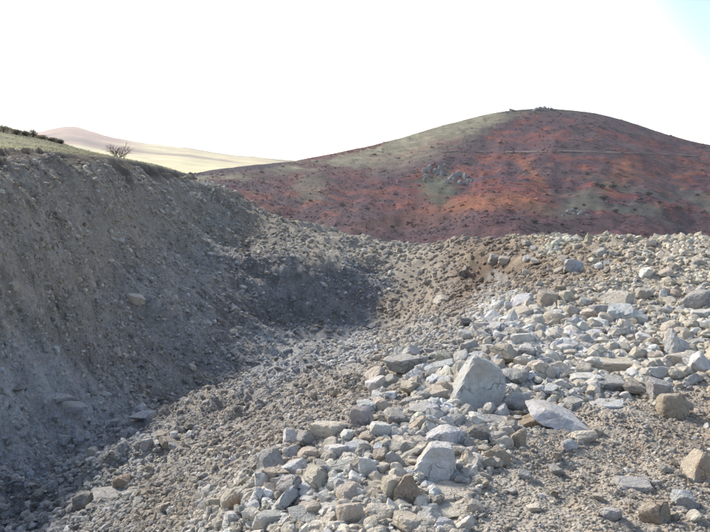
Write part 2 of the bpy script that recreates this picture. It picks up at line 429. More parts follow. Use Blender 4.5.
VV = 288 + (VS - 288) * pf
HZ = HYc * esl(VV)
HX = (UU - 355) / F * HYc / (CP + (266 - VV) / F * SP)
hp = np.stack([HX.ravel(), HYc.ravel(), HZ.ravel()], 1)
hp[:, 2] += (2.2 * fbm(hp / 60, 4, 62) + 1.0 * fbm(hp / 14, 3, 63)) * np.clip(TT.ravel() * 4, 0, 1) * (1 - .55 * sstep(.9, 1, TT.ravel()))
hu, hv = UU.ravel(), VV.ravel()
def hill_color(u, v, p):
    n1, n2, n3 = fbm(p / 55, 4, 71), fbm(p / 22, 4, 72), fbm(p / 9, 3, 73)
    n4 = fbm(p / 130, 3, 74)
    red, orange, heath, green, grass = (np.array(c) for c in ((.125,.032,.030), (.20,.072,.036), (.066,.036,.046), (.060,.066,.052), (.22,.20,.13)))
    c = np.tile(heath, (len(u), 1))
    def put(mask, col):
        nonlocal c
        m = np.clip(mask, 0, 1)[:, None]; c = c * (1 - m) + col * m
    put(sstep(-.15, .3, n1 + .5 * n2), red)
    put(sstep(.22, .5, n2 + .3 * n3) * .6 * sstep(140, 165, v), orange * .7)
    put(sstep(.0, .3, -n2 + .5 * n1) * .85, heath * np.array([.85, .7, .9]))
    # pale grass on the left shoulder, under the skyline
    sk = np.interp(u, SKYL[:, 0], SKYL[:, 1])
    below = v - sk
    put(sstep(4 + 30 * sstep(270, 400, u) * sstep(525, 430, u), 0, below + 10 * n2 - 5) * sstep(545, 480, u) * .95, grass * 1.15)
    put(sstep(12, 4, np.abs(v - (172 + (u - 240) * -.06)) + 8 * n2) * sstep(330, 260, u) * .7, grass * .9)
    # dark heather belt left and low
    put(sstep(.0, .3, n1 + .5 * n2 + .1) * sstep(430, 330, u) * sstep(205, 180, v) * .7, heath * np.array([1.15, .95, 1.0]))
    # orange bracken: lower middle streak and gullies
    st = np.abs(v - np.interp(u, [330, 400, 440, 470, 520, 560], [232, 224, 212, 203, 201, 212]))
    put(sstep(13, 2, st + 8 * n2) * sstep(330, 390, u) * sstep(575, 530, u) * .9, orange)
    g1 = np.abs(u - np.interp(v, [155, 175, 200], [515, 535, 550])); put(sstep(9, 1, g1 + 6 * n2) * sstep(150, 158, v) * sstep(205, 185, v) * .7, orange)
    put(sstep(16, 4, np.abs(u - np.interp(v, [160, 200], [628, 606])) + 8 * n2) * sstep(155, 165, v) * sstep(205, 190, v) * .6, orange)
    put(sstep(60, 20, np.hypot(u - 655, (v - 172) * 2.6) + 25 * n1 + 20 * n2) * .25, orange * .55)
    # green-grey lower right, green hollow by the crag
    put(sstep(.15, -.25, n1) * sstep(176, 200, v + 12 * n4) * sstep(500, 590, u) * .85, green)
    put(sstep(24, 8, np.hypot((u - 437) * .9, v - 188) + 9 * n2) * .85, green * np.array([1.0, 1.15, 1.0]))
    put(sstep(10, 3, np.abs(v - 145 - (u - 470) * .02) + 6 * n2) * sstep(415, 440, u) * sstep(640, 560, u) * .4, heath)
    put(sstep(205, 226, v + 14 * n1) * .75, heath * .85)
    put(sstep(6, 1, below) * sstep(490, 520, u) * sstep(600, 560, u) * .8, green * .9)
    put(sstep(25, 8, np.hypot(u - 310, (v - 187) * 1.4) + 10 * n2) * .5, grass * .8)
    c = c * (1 + .45 * n3 + .35 * n2)[:, None]
    put(sstep(5, 2, below + 3 * n3) * sstep(300, 312, u) * sstep(392, 375, u) * .8, red * 1.1)
    dk = (sstep(7, 3, below) * sstep(292, 270, u))[:, None]  # shadow band under the left shoulder's skyline, painted into the hill colour
    c = c * (1 - dk) + np.array([.05, .034, .05]) * dk
    g = c.mean(1)[:, None]; c = g + (c - g) * 1.04
    return np.clip(c * .92, .012, .5)
hcol = hill_color(hu, hv, hp)
hill = link("hill", mesh_np("hill", hp, grid_faces(len(HT), len(HU))[:, ::-1], hcol, True), HILL_M, kind="structure")
HP = hp.reshape(len(HT), len(HU), 3); HV = hv.reshape(UU.shape)
def hill_at(u, v):
    j = int(np.clip(np.interp(u, HU, np.arange(len(HU))), 0, len(HU) - 1))
    pv = proj(HP[:170, j])[1]
    i = int(np.argmax(pv <= v)) if (pv <= v).any() else 169
    return HP[i, j].copy()

# far moors to the left, sunlit fields
FU = np.linspace(-60, 420, 420); FT = np.linspace(0, 1.25, 110)
fs = np.interp(FU, [-60,30,52,66,80,95,120,150,185,205,240,290,330,420], [138,134,129,125.5,126.5,133,139,144,147,151,156,160,162,166])
fs = np.convolve(np.pad(fs, 14, 'edge'), np.hanning(29) / np.hanning(29).sum(), 'valid')
U2, T2 = np.meshgrid(FU, FT)
FY = 1500 + T2 * 2300
pr2 = np.where(T2 < 1, .72 * T2 ** .8 + .28 * sstep(.55, 1, T2), 1 - 2 * (T2 - 1))
V2 = 186 + (fs[None] - 186) * pr2 - .9 * fbm(P3(U2.ravel() / 12, T2.ravel() * 3), 3, 81).reshape(U2.shape) * sstep(.6, .95, T2)
FZ = FY * esl(V2)
FX = (U2 - 355) / F * FY / (CP + (266 - V2) / F * SP)
fp = np.stack([FX.ravel(), FY.ravel(), FZ.ravel()], 1)
fn = fbm(fp / 500, 4, 82); fn2 = fbm(fp * np.array([1 / 900, 1 / 160, 0]), 4, 83)
straw, pink, dkf = np.array([.52, .45, .24]), np.array([.27, .155, .115]), np.array([.12, .09, .07])
fc = np.tile(straw, (len(fp), 1))
mm = (sstep(.5, .75, T2.ravel() + .5 * fn2) * (.25 + .75 * sstep(150, 110, U2.ravel() + 25 * fn)))[:, None]; fc = fc * (1 - mm) + pink * mm
mm = (sstep(.1, .3, fn2 + .3 * fn) * .7 * sstep(.4, .5, T2.ravel()))[:, None]; fc = fc * (1 - mm) + dkf * mm
fc = np.clip(fc * (1 + .35 * fbm(fp * np.array([1 / 140, 1 / 60, 0]), 4, 85)[:, None]), .02, .6)
link("far_moor", mesh_np("far_moor", fp, grid_faces(len(FT), len(FU))[:, ::-1], fc, True), FAR_M, kind="structure")

# track across the hill
tv = [(405,150.5),(430,152),(470,152.5),(510,153),(545,152.6),(580,152.4),(610,153.2),(640,154.2),(665,154.6),(700,157)]
tu = np.linspace(400, 700, 120)
tp = np.array([hill_at(u, np.interp(u, [a for a, b in tv], [b for a, b in tv])) for u in tu])
for q in range(3): tp[:, q] = np.convolve(np.pad(tp[:, q], 6, 'edge'), np.ones(13) / 13, 'valid')
tw = (.85 + .5 * fbm(P3(tu / 9, tu * 0), 3, 79))[:, None]
tV = np.concatenate([tp + np.array([0, -2.2, .0]) * tw, tp + np.array([0, -1.2, 1.0]) * tw, tp + np.array([0, 2.2, 1.7]) * tw])
link("track", mesh_np("track", tV, grid_faces(3, 120)[:, ::-1], None, True), TRACK_M, kind="structure")

# ------------------------------------------------------------------ rocks
ICO = {}
for k in (1, 2, 3, 4):
    bm = bmesh.new(); bmesh.ops.create_icosphere(bm, subdivisions=k, radius=1)
    ICO[k] = (np.array([v.co[:] for v in bm.verts]), np.array([[v.index for v in f.verts] for f in bm.faces]))
    bm.free()
rng = np.random.default_rng(11)
def unit(v): return v / np.linalg.norm(v)
def rock_planes(shape, rg):
    pl = []
    jit = lambda n, a: unit(np.array(n, float) + rg.normal(0, a, 3))
    if shape in ('block', 'slab', 'bar', 'wedge'):
        for n in ((1,0,0),(-1,0,0),(0,1,0),(0,-1,0),(0,0,1),(0,0,-1)):
            pl.append((jit(n, .16 if shape != 'slab' else .13), rg.uniform(.8, 1.02)))
        for k in range(6 if shape == 'block' else 4):
            n = unit(rg.normal(0, 1, 3)); pl.append((n, rg.uniform(.95, 1.15)))
        if shape == 'wedge': pl.append((unit(np.array([rg.choice([-1, 1]) * rg.uniform(.5, 1), rg.uniform(-.5, .2), rg.uniform(.6, 1)])), .55))
    else:
        for k in range(15): pl.append((unit(rg.normal(0, 1, 3)), rg.uniform(.78, 1.05)))
        for n in ((1,0,0),(-1,0,0),(0,1,0),(0,-1,0),(0,0,1),(0,0,-1)): pl.append((jit(n, .1), .98))
    return pl
def poly_planes(poly, rg):                             # outline in -1..1 (x right, z up), counter-clockwise
    pl = []
    n = len(poly)
    for i in range(n):
        (x0, z0), (x1, z1) = poly[i], poly[(i + 1) % n]
        nx, nz = z1 - z0, -(x1 - x0); L = math.hypot(nx, nz); nx, nz = nx / L, nz / L
        h = nx * x0 + nz * z0
        ny = rg.uniform(-.05, .25)
        m = unit(np.array([nx, ny, nz])); pl.append((m, max(h / math.sqrt(1 + ny * ny), .12)))
    pl.append((unit(np.array([.12, -1, .38])), .62)); pl.append((unit(np.array([0, 1, .1])), .9))
    return pl
def rock_shape(planes, k, p, rg, rough=.05):
    D, Fc = ICO[k]
    N = np.array([q[0] for q in planes]); Hh = np.array([q[1] for q in planes])
    q = np.clip(D @ N.T / Hh, 0, None)
    r = (q ** p).sum(1) ** (-1 / p)
    o = rg.uniform(0, 99, 3)
    r = r * (1 + rough * fbm(D * 1.7 + o, 3, 5) + rough * .45 * fbm(D * 6 + o, 3, 6) + (rough * .3 * fbm(D * 19 + o, 2, 7) if k >= 4 else 0))
    if k >= 3:                                        # bedding steps and chipped edges
        ax = unit(rg.normal(0, 1, 3)); t = D @ ax * rg.uniform(2.5, 5) + .5 * fbm(D * 2 + o, 2, 8)
        r = r * (1 + .022 * (sstep(.0, .25, t - np.floor(t)) - (t - np.floor(t))))
        r = r * (1 - .05 * sstep(.15, .5, fbm(D * 4.5 + o, 3, 9)))
    return D * r[:, None], Fc
def rotz(a): c, s = math.cos(a), math.sin(a); return np.array([[c, -s, 0], [s, c, 0], [0, 0, 1.]])
def rotx(a): c, s = math.cos(a), math.sin(a); return np.array([[1., 0, 0], [0, c, -s], [0, s, c]])
def roty(a): c, s = math.cos(a), math.sin(a); return np.array([[c, 0, s], [0, 1., 0], [-s, 0, c]])

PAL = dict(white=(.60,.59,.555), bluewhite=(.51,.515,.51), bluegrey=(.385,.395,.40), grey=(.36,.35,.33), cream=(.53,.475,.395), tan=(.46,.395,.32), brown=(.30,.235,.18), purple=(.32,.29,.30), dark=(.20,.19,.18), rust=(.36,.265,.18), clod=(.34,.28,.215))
COLNAME = dict(white="white", bluewhite="bluish white", bluegrey="blue grey", grey="grey", cream="cream", tan="tan", brown="brown", purple="purplish grey", dark="dark grey", rust="rusty", clod="brown earthy")

def fit_rock(V, u0, v0, u1, v1, depth, back=.15):
    """scale and place a unit rock so that it fills the given part of the view, resting on the ground there"""
    uc, vc = (u0 + u1) / 2, (v0 + v1) / 2
    p, r = hit(uc, min(v1 - .28 * (v1 - v0), 531.5))
    if p is None: return None
    zc_ = p[1] * CP - p[2] * SP
    w, h = (u1 - u0) * zc_ / F, (v1 - v0) * zc_ / F
    V = V - (V.max(0) + V.min(0)) / 2
    V = V / (V.max(0) - V.min(0))
    sx, sy, sz = w, w * depth, h
    pos = ray(uc, vc); pos = pos / (pos[1] * CP - pos[2] * SP) * (zc_ + back * sy)
    for k in range(6):
        Q = V * [sx, sy, sz] + pos
        a, b, c = proj(Q)
        ew, eh = a.max() - a.min(), b.max() - b.min()
        sx *= (u1 - u0) / ew; sz = max(sz * (v1 - v0) / eh, .12 * h)
        if b.max() - b.min() > (v1 - v0) * 1.15 and sz <= .13 * h: sy *= .8
        dd = pos / np.linalg.norm(pos)
        pos = pos + np.array([(uc - (a.max() + a.min()) / 2) * zc_ / F, 0, -(vc - (b.max() + b.min()) / 2) * zc_ / F])
    return V * [sx, sy, sz], pos

LANDMARKS = [  # u0 v0 u1 v1 shape depth colour tilt ref label
 (436,355,506,429,'pyr',.75,'bluewhite',0,"tall pointed slab","largest rock in view, tall pointed pale slab with a bright left edge"),
 (525,399,593,434,'tilt',.9,'bluewhite',0,"tilted white slab","big smooth white slab tilting down to the right on the gravel"),
 (502,392,531,415,'round',.9,'grey',0,"squat grey stone","squat grey boulder between the tall pointed slab and the tilted white slab"),
 (464,414,515,431,'bar',.6,'grey',3,"brick shaped bar","long brick shaped grey bar lying at the foot of the tall pointed slab"),
 (423,358,457,378,'bar',.7,'bluegrey',-22,"blue grey oblong","blue grey oblong block lying left of the tall pointed slab's top"),
 (451,360,475,382,'round',.8,'cream',0,"rounded shoulder stone","rounded pale stone leaning behind the left edge of the tall pointed slab"),
 (402,401,446,425,'slab',.7,'bluegrey',-24,"long slanting slab","long flat slab slanting up to the right, left of the tall pointed slab"),
 (308,420,350,444,'block',.8,'cream',0,"cream loaf block","big cream loaf shaped block at the upper left edge of the rock heap"),
 (349,406,374,432,'block',.8,'purple',0,"purplish block","purplish grey angular block touching the right end of the cream loaf block"),
 (340,429,354,443,'round',.9,'white',0,"white knuckle stone","small white stone tucked below the purplish grey block"),
 (341,439,370,460,'block',.8,'bluewhite',10,"pale split block","pale split block just below the small white knuckle stone"),
 (280,457,314,483,'wedge',.8,'bluewhite',-10,"white wedge","white and grey wedge on the left edge of the rock heap"),
 (297,446,319,465,'round',.8,'tan',0,"brown cap stone","rounded tan stone sitting behind the white wedge"),
 (220,486,248,519,'round',.85,'cream',0,"cream orange boulder","cream boulder with an orange tinge, leftmost big boulder of the heap"),
 (248,487,266,511,'slab',.5,'white',-60,"upright white flake","upright white flake standing right of the cream orange boulder"),
 (313,498,343,519,'block',.8,'white',0,"bright white block","bright white angular block near the bottom edge, left of centre"),
 (335,502,365,536,'block',.8,'tan',0,"tan corner block","tan block cut off by the bottom edge, left of the brown faced boulder"),
 (325,458,358,476,'slab',.7,'grey',-8,"grey flagstone","flat grey flagstone below the pale split block"),
 (358,457,378,484,'round',.6,'white',0,"white teardrop stone","white teardrop shaped stone left of the standing post stone"),
 (385,451,408,478,'post',.8,'bluegrey',-12,"standing post stone","narrow grey post shaped stone standing above the brown faced boulder"),
 (392,473,426,519,'gable',.9,'brown',0,"brown faced boulder","gable shaped boulder with a brown right face near the bottom edge"),
 (378,474,402,508,'block',.8,'cream',0,"cream shoulder block","cream block wedged against the left side of the brown faced boulder"),
 (410,441,456,489,'quad',.8,'white',0,"white angular block","large white angular block below the middle of the heap"),
 (436,461,468,484,'tri',.8,'grey',0,"small grey triangle","small grey triangular stone against the right side of the white angular block"),
 (417,424,470,452,'wedge',.8,'bluewhite',-12,"humped pale boulder","broad humped pale boulder directly above the white angular block"),
 (423,481,481,506,'slab',.9,'cream',3,"broad cream slab","broad rounded cream slab below the white angular block"),
 (466,424,502,449,'slab',.5,'dark',35,"dark leaning flakes","dark leaning flake right of the humped pale boulder"),
 (404,415,437,441,'slab',.6,'tan',-38,"tan diagonal slab","narrow tan slab lying diagonally left of the humped pale boulder"),
 (366,421,392,441,'block',.8,'white',0,"white lump","white lump between the purplish grey block and the tan diagonal slab"),
 (514,412,551,433,'wedge',.8,'brown',8,"dark brown underslab","dark brown slab propping the left end of the tilted white slab"),
 (495,434,514,449,'round',.8,'cream',0,"pale clod","pale clod at the heap's right edge above the brown clod"),
 (510,427,527,453,'round',.8,'clod',0,"upright brown clod","upright brown clod below the dark brown underslab"),
 (484,447,511,473,'round',.8,'clod',0,"big brown clod","big brown clod right of the small grey triangular stone"),
 (366,503,398,530,'round',.9,'cream',0,"round cream cobble","round cream cobble below the cream shoulder block"),
 (424,500,474,519,'block',.7,'cream',0,"low cream block","low cream block under the broad cream slab"),
 (431,516,455,536,'wedge',.8,'bluewhite',20,"pale bottom wedge","pale wedge cut by the bottom edge under the low cream block"),
 (454,514,475,538,'slab',.7,'white',-40,"white bottom flake","white flake cut by the bottom edge right of the pale bottom wedge"),
 (663,332,691,366,'block',.8,'bluewhite',0,"bluish cube","tall bluish white block near the right edge with a thin brown bar beside it"),
 (645,344,675,353,'bar',.5,'rust',0,"thin brown bar","thin brown bar of stone lying left of the tall bluish block"),
 (683,351,714,379,'wedge',.8,'white',-25,"white wing stone","white wing shaped stone at the right edge below the bluish block"),
 (662,353,694,373,'block',.8,'cream',0,"cream brick stone","cream stone propped below the tall bluish block"),
 (646,351,664,368,'block',.8,'tan',0,"tan cube","tan cube shaped stone below the thin brown bar"),
 (578,356,647,375,'bar',.5,'cream',2,"long cream bar","longest cream bar of stone, lying level across the right of the heap"),
 (568,372,604,386,'slab',.7,'white',4,"flat white tile","flat white tile like stone below the left end of the long cream bar"),
 (525,359,556,389,'round',.85,'cream',0,"cream round boulder","cream rounded boulder right of the tall pointed slab"),
 (590,374,627,393,'block',.8,'grey',0,"grey shelf block","grey block below the long cream bar, right of the flat white tile"),
 (590,398,624,410,'bar',.7,'bluewhite',-3,"pale blue plank stone","pale blue plank shaped stone lying level at the gravel's upper edge"),
 (557,396,586,413,'block',.8,'grey',0,"grey chest stone","grey chest shaped stone left of the pale blue plank stone"),
 (619,391,635,403,'block',.8,'white',-20,"white chip","white chip at the right tip of the pale blue plank stone"),
 (645,376,675,406,'block',.8,'grey',0,"big grey hunk","big grey hunk above the brown earth mound on the right"),
 (655,393,690,427,'round',.9,'clod',0,"brown earth mound","lumpy brown mound of caked earth near the right edge"),
 (679,289,714,316,'round',.8,'grey',-10,"large grey dome","large grey dome shaped boulder at the right edge under the rim"),
 (690,309,714,323,'block',.8,'white',0,"white foot block","white block at the foot of the large grey dome"),
 (537,289,559,312,'block',.8,'tan',0,"left twin block","left and larger of two tan twin blocks on the heap's skyline"),
 (557,290,575,307,'block',.8,'cream',0,"right twin block","right and smaller of two tan twin blocks on the heap's skyline"),
 (564,259,589,275,'wedge',.8,'bluegrey',0,"grey rim boulder","grey boulder half buried in the brown rim bank above the twin blocks"),
 (635,287,657,304,'block',.8,'grey',15,"split rim stone","split grey and white stone at the foot of the right rim bank"),
 (659,305,673,317,'round',.8,'white',0,"lone white lump","lone white lump left of the white foot block"),
 (676,448,714,490,'perch',.9,'tan',0,"orange stained rock","big tan rock with an orange stain at the right edge beside the gravel"),
 (669,489,699,512,'block',.8,'bluegrey',5,"greenish flat rock","greenish grey flat rock below the orange stained rock"),
 (638,500,671,530,'round',.9,'clod',0,"brown gravel boulder","brown boulder sunk in the gravel near the bottom right corner"),
 (614,476,654,493,'slab',.8,'grey',-4,"sunken grey slab","sunken grey slab in the middle of the bottom right gravel"),
 (598,507,623,523,'round',.8,'grey',0,"grey gravel cobble","grey cobble in the gravel left of the brown gravel boulder"),
 (568,430,599,445,'block',.7,'cream',4,"cream gravel stone","cream stone on the gravel just below the tilted white slab"),
 (560,439,578,453,'round',.8,'bluewhite',0,"pale gravel stone","pale stone just left of and below the cream gravel stone"),
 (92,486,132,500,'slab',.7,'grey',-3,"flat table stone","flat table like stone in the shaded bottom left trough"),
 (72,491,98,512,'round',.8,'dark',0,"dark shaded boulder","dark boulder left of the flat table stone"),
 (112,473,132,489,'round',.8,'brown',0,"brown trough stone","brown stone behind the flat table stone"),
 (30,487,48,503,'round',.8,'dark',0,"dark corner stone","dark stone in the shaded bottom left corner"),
 (140,438,154,452,'block',.8,'bluegrey',0,"blue trough stone","blue grey stone at the foot of the spoil slope near the left bank"),
 (124,293,146,306,'slab',.5,'cream',14,"pale bank flake","pale flake sticking out of the middle of the left bank"),
 (7,281,21,291,'block',.7,'tan',8,"tan bank stone","tan stone lodged in the left bank near the left edge"),
 (111,347,122,357,'block',.8,'tan',0,"low bank stone","small tan stone low on the left bank below the pale flake"),
 (50,345,60,354,'block',.8,'bluewhite',0,"white bank stone","small white stone low on the left bank"),
 (432,294,454,306,'slab',.7,'cream',10,"cream back slab","lone cream slab on the far slope under the brown hollow"),
 (28,392,76,404,'block',.6,'bluegrey',3,"blue upper ledge","upper blue grey ledge of bedded rock low on the left bank"),
 (40,401,88,413,'block',.6,'bluegrey',4,"blue lower ledge","lower blue grey ledge of bedded rock at the left bank's foot"),
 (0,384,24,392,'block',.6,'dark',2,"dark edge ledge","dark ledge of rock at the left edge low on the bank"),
 (128,410,166,420,'block',.6,'bluegrey',-14,"foot ledge","narrow blue grey ledge where the left bank meets the trough"),
]
POLY = {
 'pyr': [(-.98,-.98),(.72,-.78),(1.05,-.25),(1.02,.62),(.55,.88),(.12,1.0)],
 'tilt': [(-.97,.55),(-.75,-.1),(.15,-.9),(.97,-.72),(-.2,.8),(-.55,.95)],
 'gable': [(-.8,-.95),(.75,-.95),(.97,-.35),(.25,.95),(-.15,.9),(-.75,.3)],
 'quad': [(-.98,-.55),(-.4,-.98),(.35,-.7),(.75,.0),(.6,.85),(-.25,.95)],
 'tri': [(-.95,-.9),(.95,-.85),(.05,.95),(-.25,.9)],
 'post': [(-.35,-.98),(.95,-.6),(.35,.55),(-.3,.98),(-.9,.6)],
 'perch': [(-.98,-.8),(.9,-.8),(.98,.7),(.5,.95),(-.35,.3)],
}
SOLID = []
placed = []                        # (u, v, half width px, ref)
ROCKG = "loose rocks strewn over the quarry waste heap"
def add_rock(name, V, Fc, pos, colour, label, cat, smooth=False, vary=.06, mesh=None):
    me = mesh or mesh_np("rock_mesh", V, Fc, None, smooth)
    o = link(name, me, ROCK_O)
    o.location = pos
    k = 1 + rng.uniform(-vary, vary)
    o.color = (*[min(.8, c * k * (1 + rng.uniform(-.02, .02))) for c in PAL[colour]], 1)
    o['label'], o['category'], o['group'] = label, cat, ROCKG
    return o
for L in LANDMARKS:
    u0, v0, u1, v1, shape, depth, colr, tilt, ref, label = L
    rg = np.random.default_rng(int(u0 * 7 + v0 * 13))
    big = (u1 - u0) > 26
    if shape in POLY:
        pl = poly_planes(POLY[shape], rg); V, Fc = rock_shape(pl, 4, 40, rg, .035)
    else:
        pl = rock_planes(shape, rg); V, Fc = rock_shape(pl, 4 if big else 3, 34 if shape != 'round' else 22, rg, .05 if shape != 'round' else .075)
        V = V @ rotz(rg.uniform(-.5, .5)).T
        if shape in ('slab', 'bar'): V = V * [1, 1, .5]
        V = V @ roty(R(tilt)).T
    fr = fit_rock(V, u0, v0, u1, v1, depth, .42 if 'ledge' in ref else .15)
    if fr is None: print("NO HIT", label); continue
    SOLID.append((fr[1], .5 * (fr[0][:, :2].max(0) - fr[0][:, :2].min(0)).mean()))
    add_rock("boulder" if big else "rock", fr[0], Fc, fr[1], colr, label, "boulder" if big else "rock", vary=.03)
    if ref == "orange stained rock" or ref == "cream orange boulder":
        o_ = COL.objects[-1]; o_.data.materials.clear(); o_.data.materials.append(stained(ROCK_O))
    placed.append(((u0 + u1) / 2, (v0 + v1) / 2, (u1 - u0) / 2, (v1 - v0) / 2, ref))

# further single rocks, spread over the heap, each named by what it lies next to
LIB = []
for k in range(26):
    sh = ('block', 'block', 'slab', 'round', 'wedge', 'bar')[k % 6]
    rg = np.random.default_rng(500 + k)
    V, Fc = rock_shape(rock_planes(sh, rg), 3, 34 if sh != 'round' else 20, rg, .05)
    V = V * np.array([1, rg.uniform(.7, 1), {'slab': .38, 'bar': .45}.get(sh, rg.uniform(.55, .85))])
    V = V / np.abs(V).max()
    LIB.append((sh, mesh_np("rock_mesh", V, Fc, None, False)))
SHAPEWORD = dict(block="blocky", slab="flat", round="rounded", wedge="wedge shaped", bar="long")
SPOTS = [  # centre u, v, spread u, v, share, min px, max px, colours
 (440,400,75,50,54,14,34,('white','cream','bluewhite','grey','tan')), (350,480,85,48,64,14,38,('white','cream','bluewhite','tan','grey')),
 (545,345,80,45,54,12,27,('white','cream','bluewhite','grey','cream')), (650,340,60,45,30,10,25,('white','cream','grey','tan')),
 (610,465,100,60,14,9,15,('cream','grey','clod','tan')), (600,255,120,20,24,8.5,13,('white','cream','grey','tan')), (150,470,90,50,16,9,15,('grey','tan','dark','bluegrey'))]
autos = []
rg = np.random.default_rng(77)
for cu, cv, su, sv, n, lo, hi, cols in SPOTS:
    got = tries = 0
    while got < n and tries < 4000:
        tries += 1
        u, v = cu + su * rg.uniform(-1, 1), cv + sv * rg.uniform(-1, 1)
        if not (6 < u < 704 and 240 < v < 524): continue
        w = lo + (hi - lo) * 1.2 * rg.random() ** 1.25; h = w * rg.uniform(.55, .85)
        if any(abs(u - a) < (b2 + w / 2) * .64 and abs(v - b) < (h2 + h / 2) * .64 for a, b, b2, h2, _ in placed + autos): continue
        # heap stones stay on the heap side of its left edge
        if cu > 300 and v > 300 and u < np.interp(v, [300, 340, 420, 470, 532], [520, 425, 305, 265, 200]) - 4: continue
        p, r = hit(u, v + h * .3)
        if p is None or r > 45: continue
        zc_ = p[1] * CP - p[2] * SP
        sh, me = LIB[rg.integers(len(LIB))]
        s = w * zc_ / F / 2 * 1.08
        col = cols[rg.integers(len(cols))]
        autos.append((u, v, w / 2, h / 2, None)); got += 1
        # nearest named rocks, for the label
        ds = sorted((math.hypot(u - q[0], (v - q[1]) * 1.2), k) for k, q in enumerate(placed))
        o = add_rock("rock", None, None, p + np.array([0, 0, s * .38]), col, "", "rock", mesh=me, vary=.12)
        SOLID.append((p, s * .8))
        o.scale = (s, s, s * rg.uniform(.85, 1.15)); o.rotation_euler = (rg.normal(0, .28), rg.normal(0, .28), rg.uniform(0, 6.28))
        o["label"] = (lambda: None) and ""
        autos[-1] = (u, v, w / 2, h / 2, (o, sh, col, w, ds[:3]))
def rel(u, v, q):
    dx, dy = u - q[0], (v - q[1]) * 1.25
    a = math.degrees(math.atan2(-dy, dx)) % 360
    return ["right of", "up and right of", "just above", "up and left of", "left of", "down and left of", "just below", "down and right of"][int(((a + 22.5) % 360) // 45)]
used, count = {}, {}
for u, v, w2, h2, (o, sh, col, w, ds) in autos:
    size = "small " if w < 12 else ("middling " if w < 16 else "fairly large ")
    core = f"{COLNAME[col]} {SHAPEWORD[sh]} rock"
    q1, q2 = placed[ds[0][1]], placed[ds[1][1]]
    opts = [f"{size}{core} {rel(u, v, q1)} the {q1[4]}", f"{size}{core} {rel(u, v, q2)} the {q2[4]}",
            f"{core} {rel(u, v, q1)} the {q1[4]}, {'right' if q2[0] > u else 'left'} side toward the {q2[4]}"]
    lab = next((t for t in opts if t not in used and len(t.split()) <= 16), None) or f"{size}{core} farther out, {rel(u, v, q1)} the {q1[4]}"
    used[lab] = 1; o["label"] = lab

# small rubble: everything past the single rocks, joined
def stone_lib(n, seed, k):
    out = []
    rg = np.random.default_rng(seed)
    for q in range(n):
        pl = rock_planes(('block', 'round', 'block', 'wedge')[q % 4], rg)
        D, Fc = ICO[k]
        D = D @ rotz(rg.uniform(0, 6)).T @ rotx(rg.uniform(0, 6)).T
        N = np.array([p[0] for p in pl]); Hh = np.array([p[1] for p in pl])
        r = (np.clip(D @ N.T / Hh, 0, None) ** 16).sum(1) ** (-1 / 16) * rg.uniform(.88, 1.1, len(D))
        V = D * r[:, None] * np.array([1.05, rg.uniform(.65, 1.0), rg.uniform(.45, .85)])
        out.append((V, Fc))
    return out
STONES1, STONES2 = stone_lib(40, 3, 1), stone_lib(40, 4, 2)
def scatter(name, X, Y, Z, size, colr, label, flat=0.5, sink=.2, seed=0, lib=None, smooth=False):
    rg = np.random.default_rng(seed)
    HULLS = lib or STONES1
    Vs, Fs, Cs, off = [], [], [], 0
    n = len(X); which = rg.integers(len(HULLS), size=n)
    a, b, c = rg.normal(0, flat, n), rg.normal(0, flat, n), rg.uniform(0, 6.283, n)
    for k, (hv_, hf_) in enumerate(HULLS):
        idx = np.where(which == k)[0]
        if not len(idx): continue
        ca, sa, cb, sb, cc, sc_ = np.cos(a[idx]), np.sin(a[idx]), np.cos(b[idx]), np.sin(b[idx]), np.cos(c[idx]), np.sin(c[idx])
        x, y, z = (hv_[None, :, i] * size[idx, None] for i in range(3))
        x, y = x * cc[:, None] - y * sc_[:, None], x * sc_[:, None] + y * cc[:, None]
        y, z = y * ca[:, None] - z * sa[:, None], y * sa[:, None] + z * ca[:, None]
        x, z = x * cb[:, None] + z * sb[:, None], -x * sb[:, None] + z * cb[:, None]
        V = np.stack([x + X[idx, None], y + Y[idx, None], z + (Z[idx] + sink * size[idx])[:, None]], -1)
        Fk = hf_[None] + (np.arange(len(idx)) * len(hv_))[:, None, None] + off
        Vs.append(V.reshape(-1, 3)); Fs.append(Fk.reshape(-1, 3)); off += V.shape[0] * V.shape[1]
        Cs.append(np.repeat(colr[idx], len(hv_), 0))
    o = link(name, mesh_np(name, np.concatenate(Vs), np.concatenate(Fs), np.concatenate(Cs), smooth), ROCK_S, kind="stuff", label=label, category="rubble")
    return o
BX = np.array([(*q[0][:2], q[1]) for q in SOLID] + [(*(q[0][:2] - .75 * q[1] * q[0][:2] / np.hypot(*q[0][:2])), .7 * q[1]) for q in SOLID if q[1] > .12])
def clear(x, y, k=.8):                                # stones that would sit inside a single rock are left out
    ok = np.ones(len(x), bool)
    for a, b, c in BX: ok &= (x - a) ** 2 + (y - b) ** 2 > (k * c) ** 2
    return ok
def spread(n, rlo, rhi, seed):
    rg = np.random.default_rng(seed)
    th = rg.uniform(R(-36), R(36), n); r = np.exp(rg.uniform(math.log(rlo), math.log(rhi), n))
    x, y = r * np.sin(th), r * np.cos(th)
    return x, y, hz(x, y), r, rg
x, y, z, r, rg = spread(118000, 4.0, 58, 21)
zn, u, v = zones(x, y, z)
e = edge_d(x, y)
bankz = (zn[:, 0] < .27) & (u < 400)
bankside = bankz
keep = (rg.random(len(x)) < np.minimum(1, zn[:, 4] * np.where(bankside, 1.7, 1.15)) * np.where(zn[:, 0] > .42, 1, .45 + .55 * sstep(-.3, .3, fbm(P3(x * .7, y * .7), 3, 91)))) & ~((e < .75) & (y > 5)) & (v > 150) & clear(x, y)
x, y, z, r, zn, u, v, bankz = (q[keep] for q in (x, y, z, r, zn, u, v, bankz))
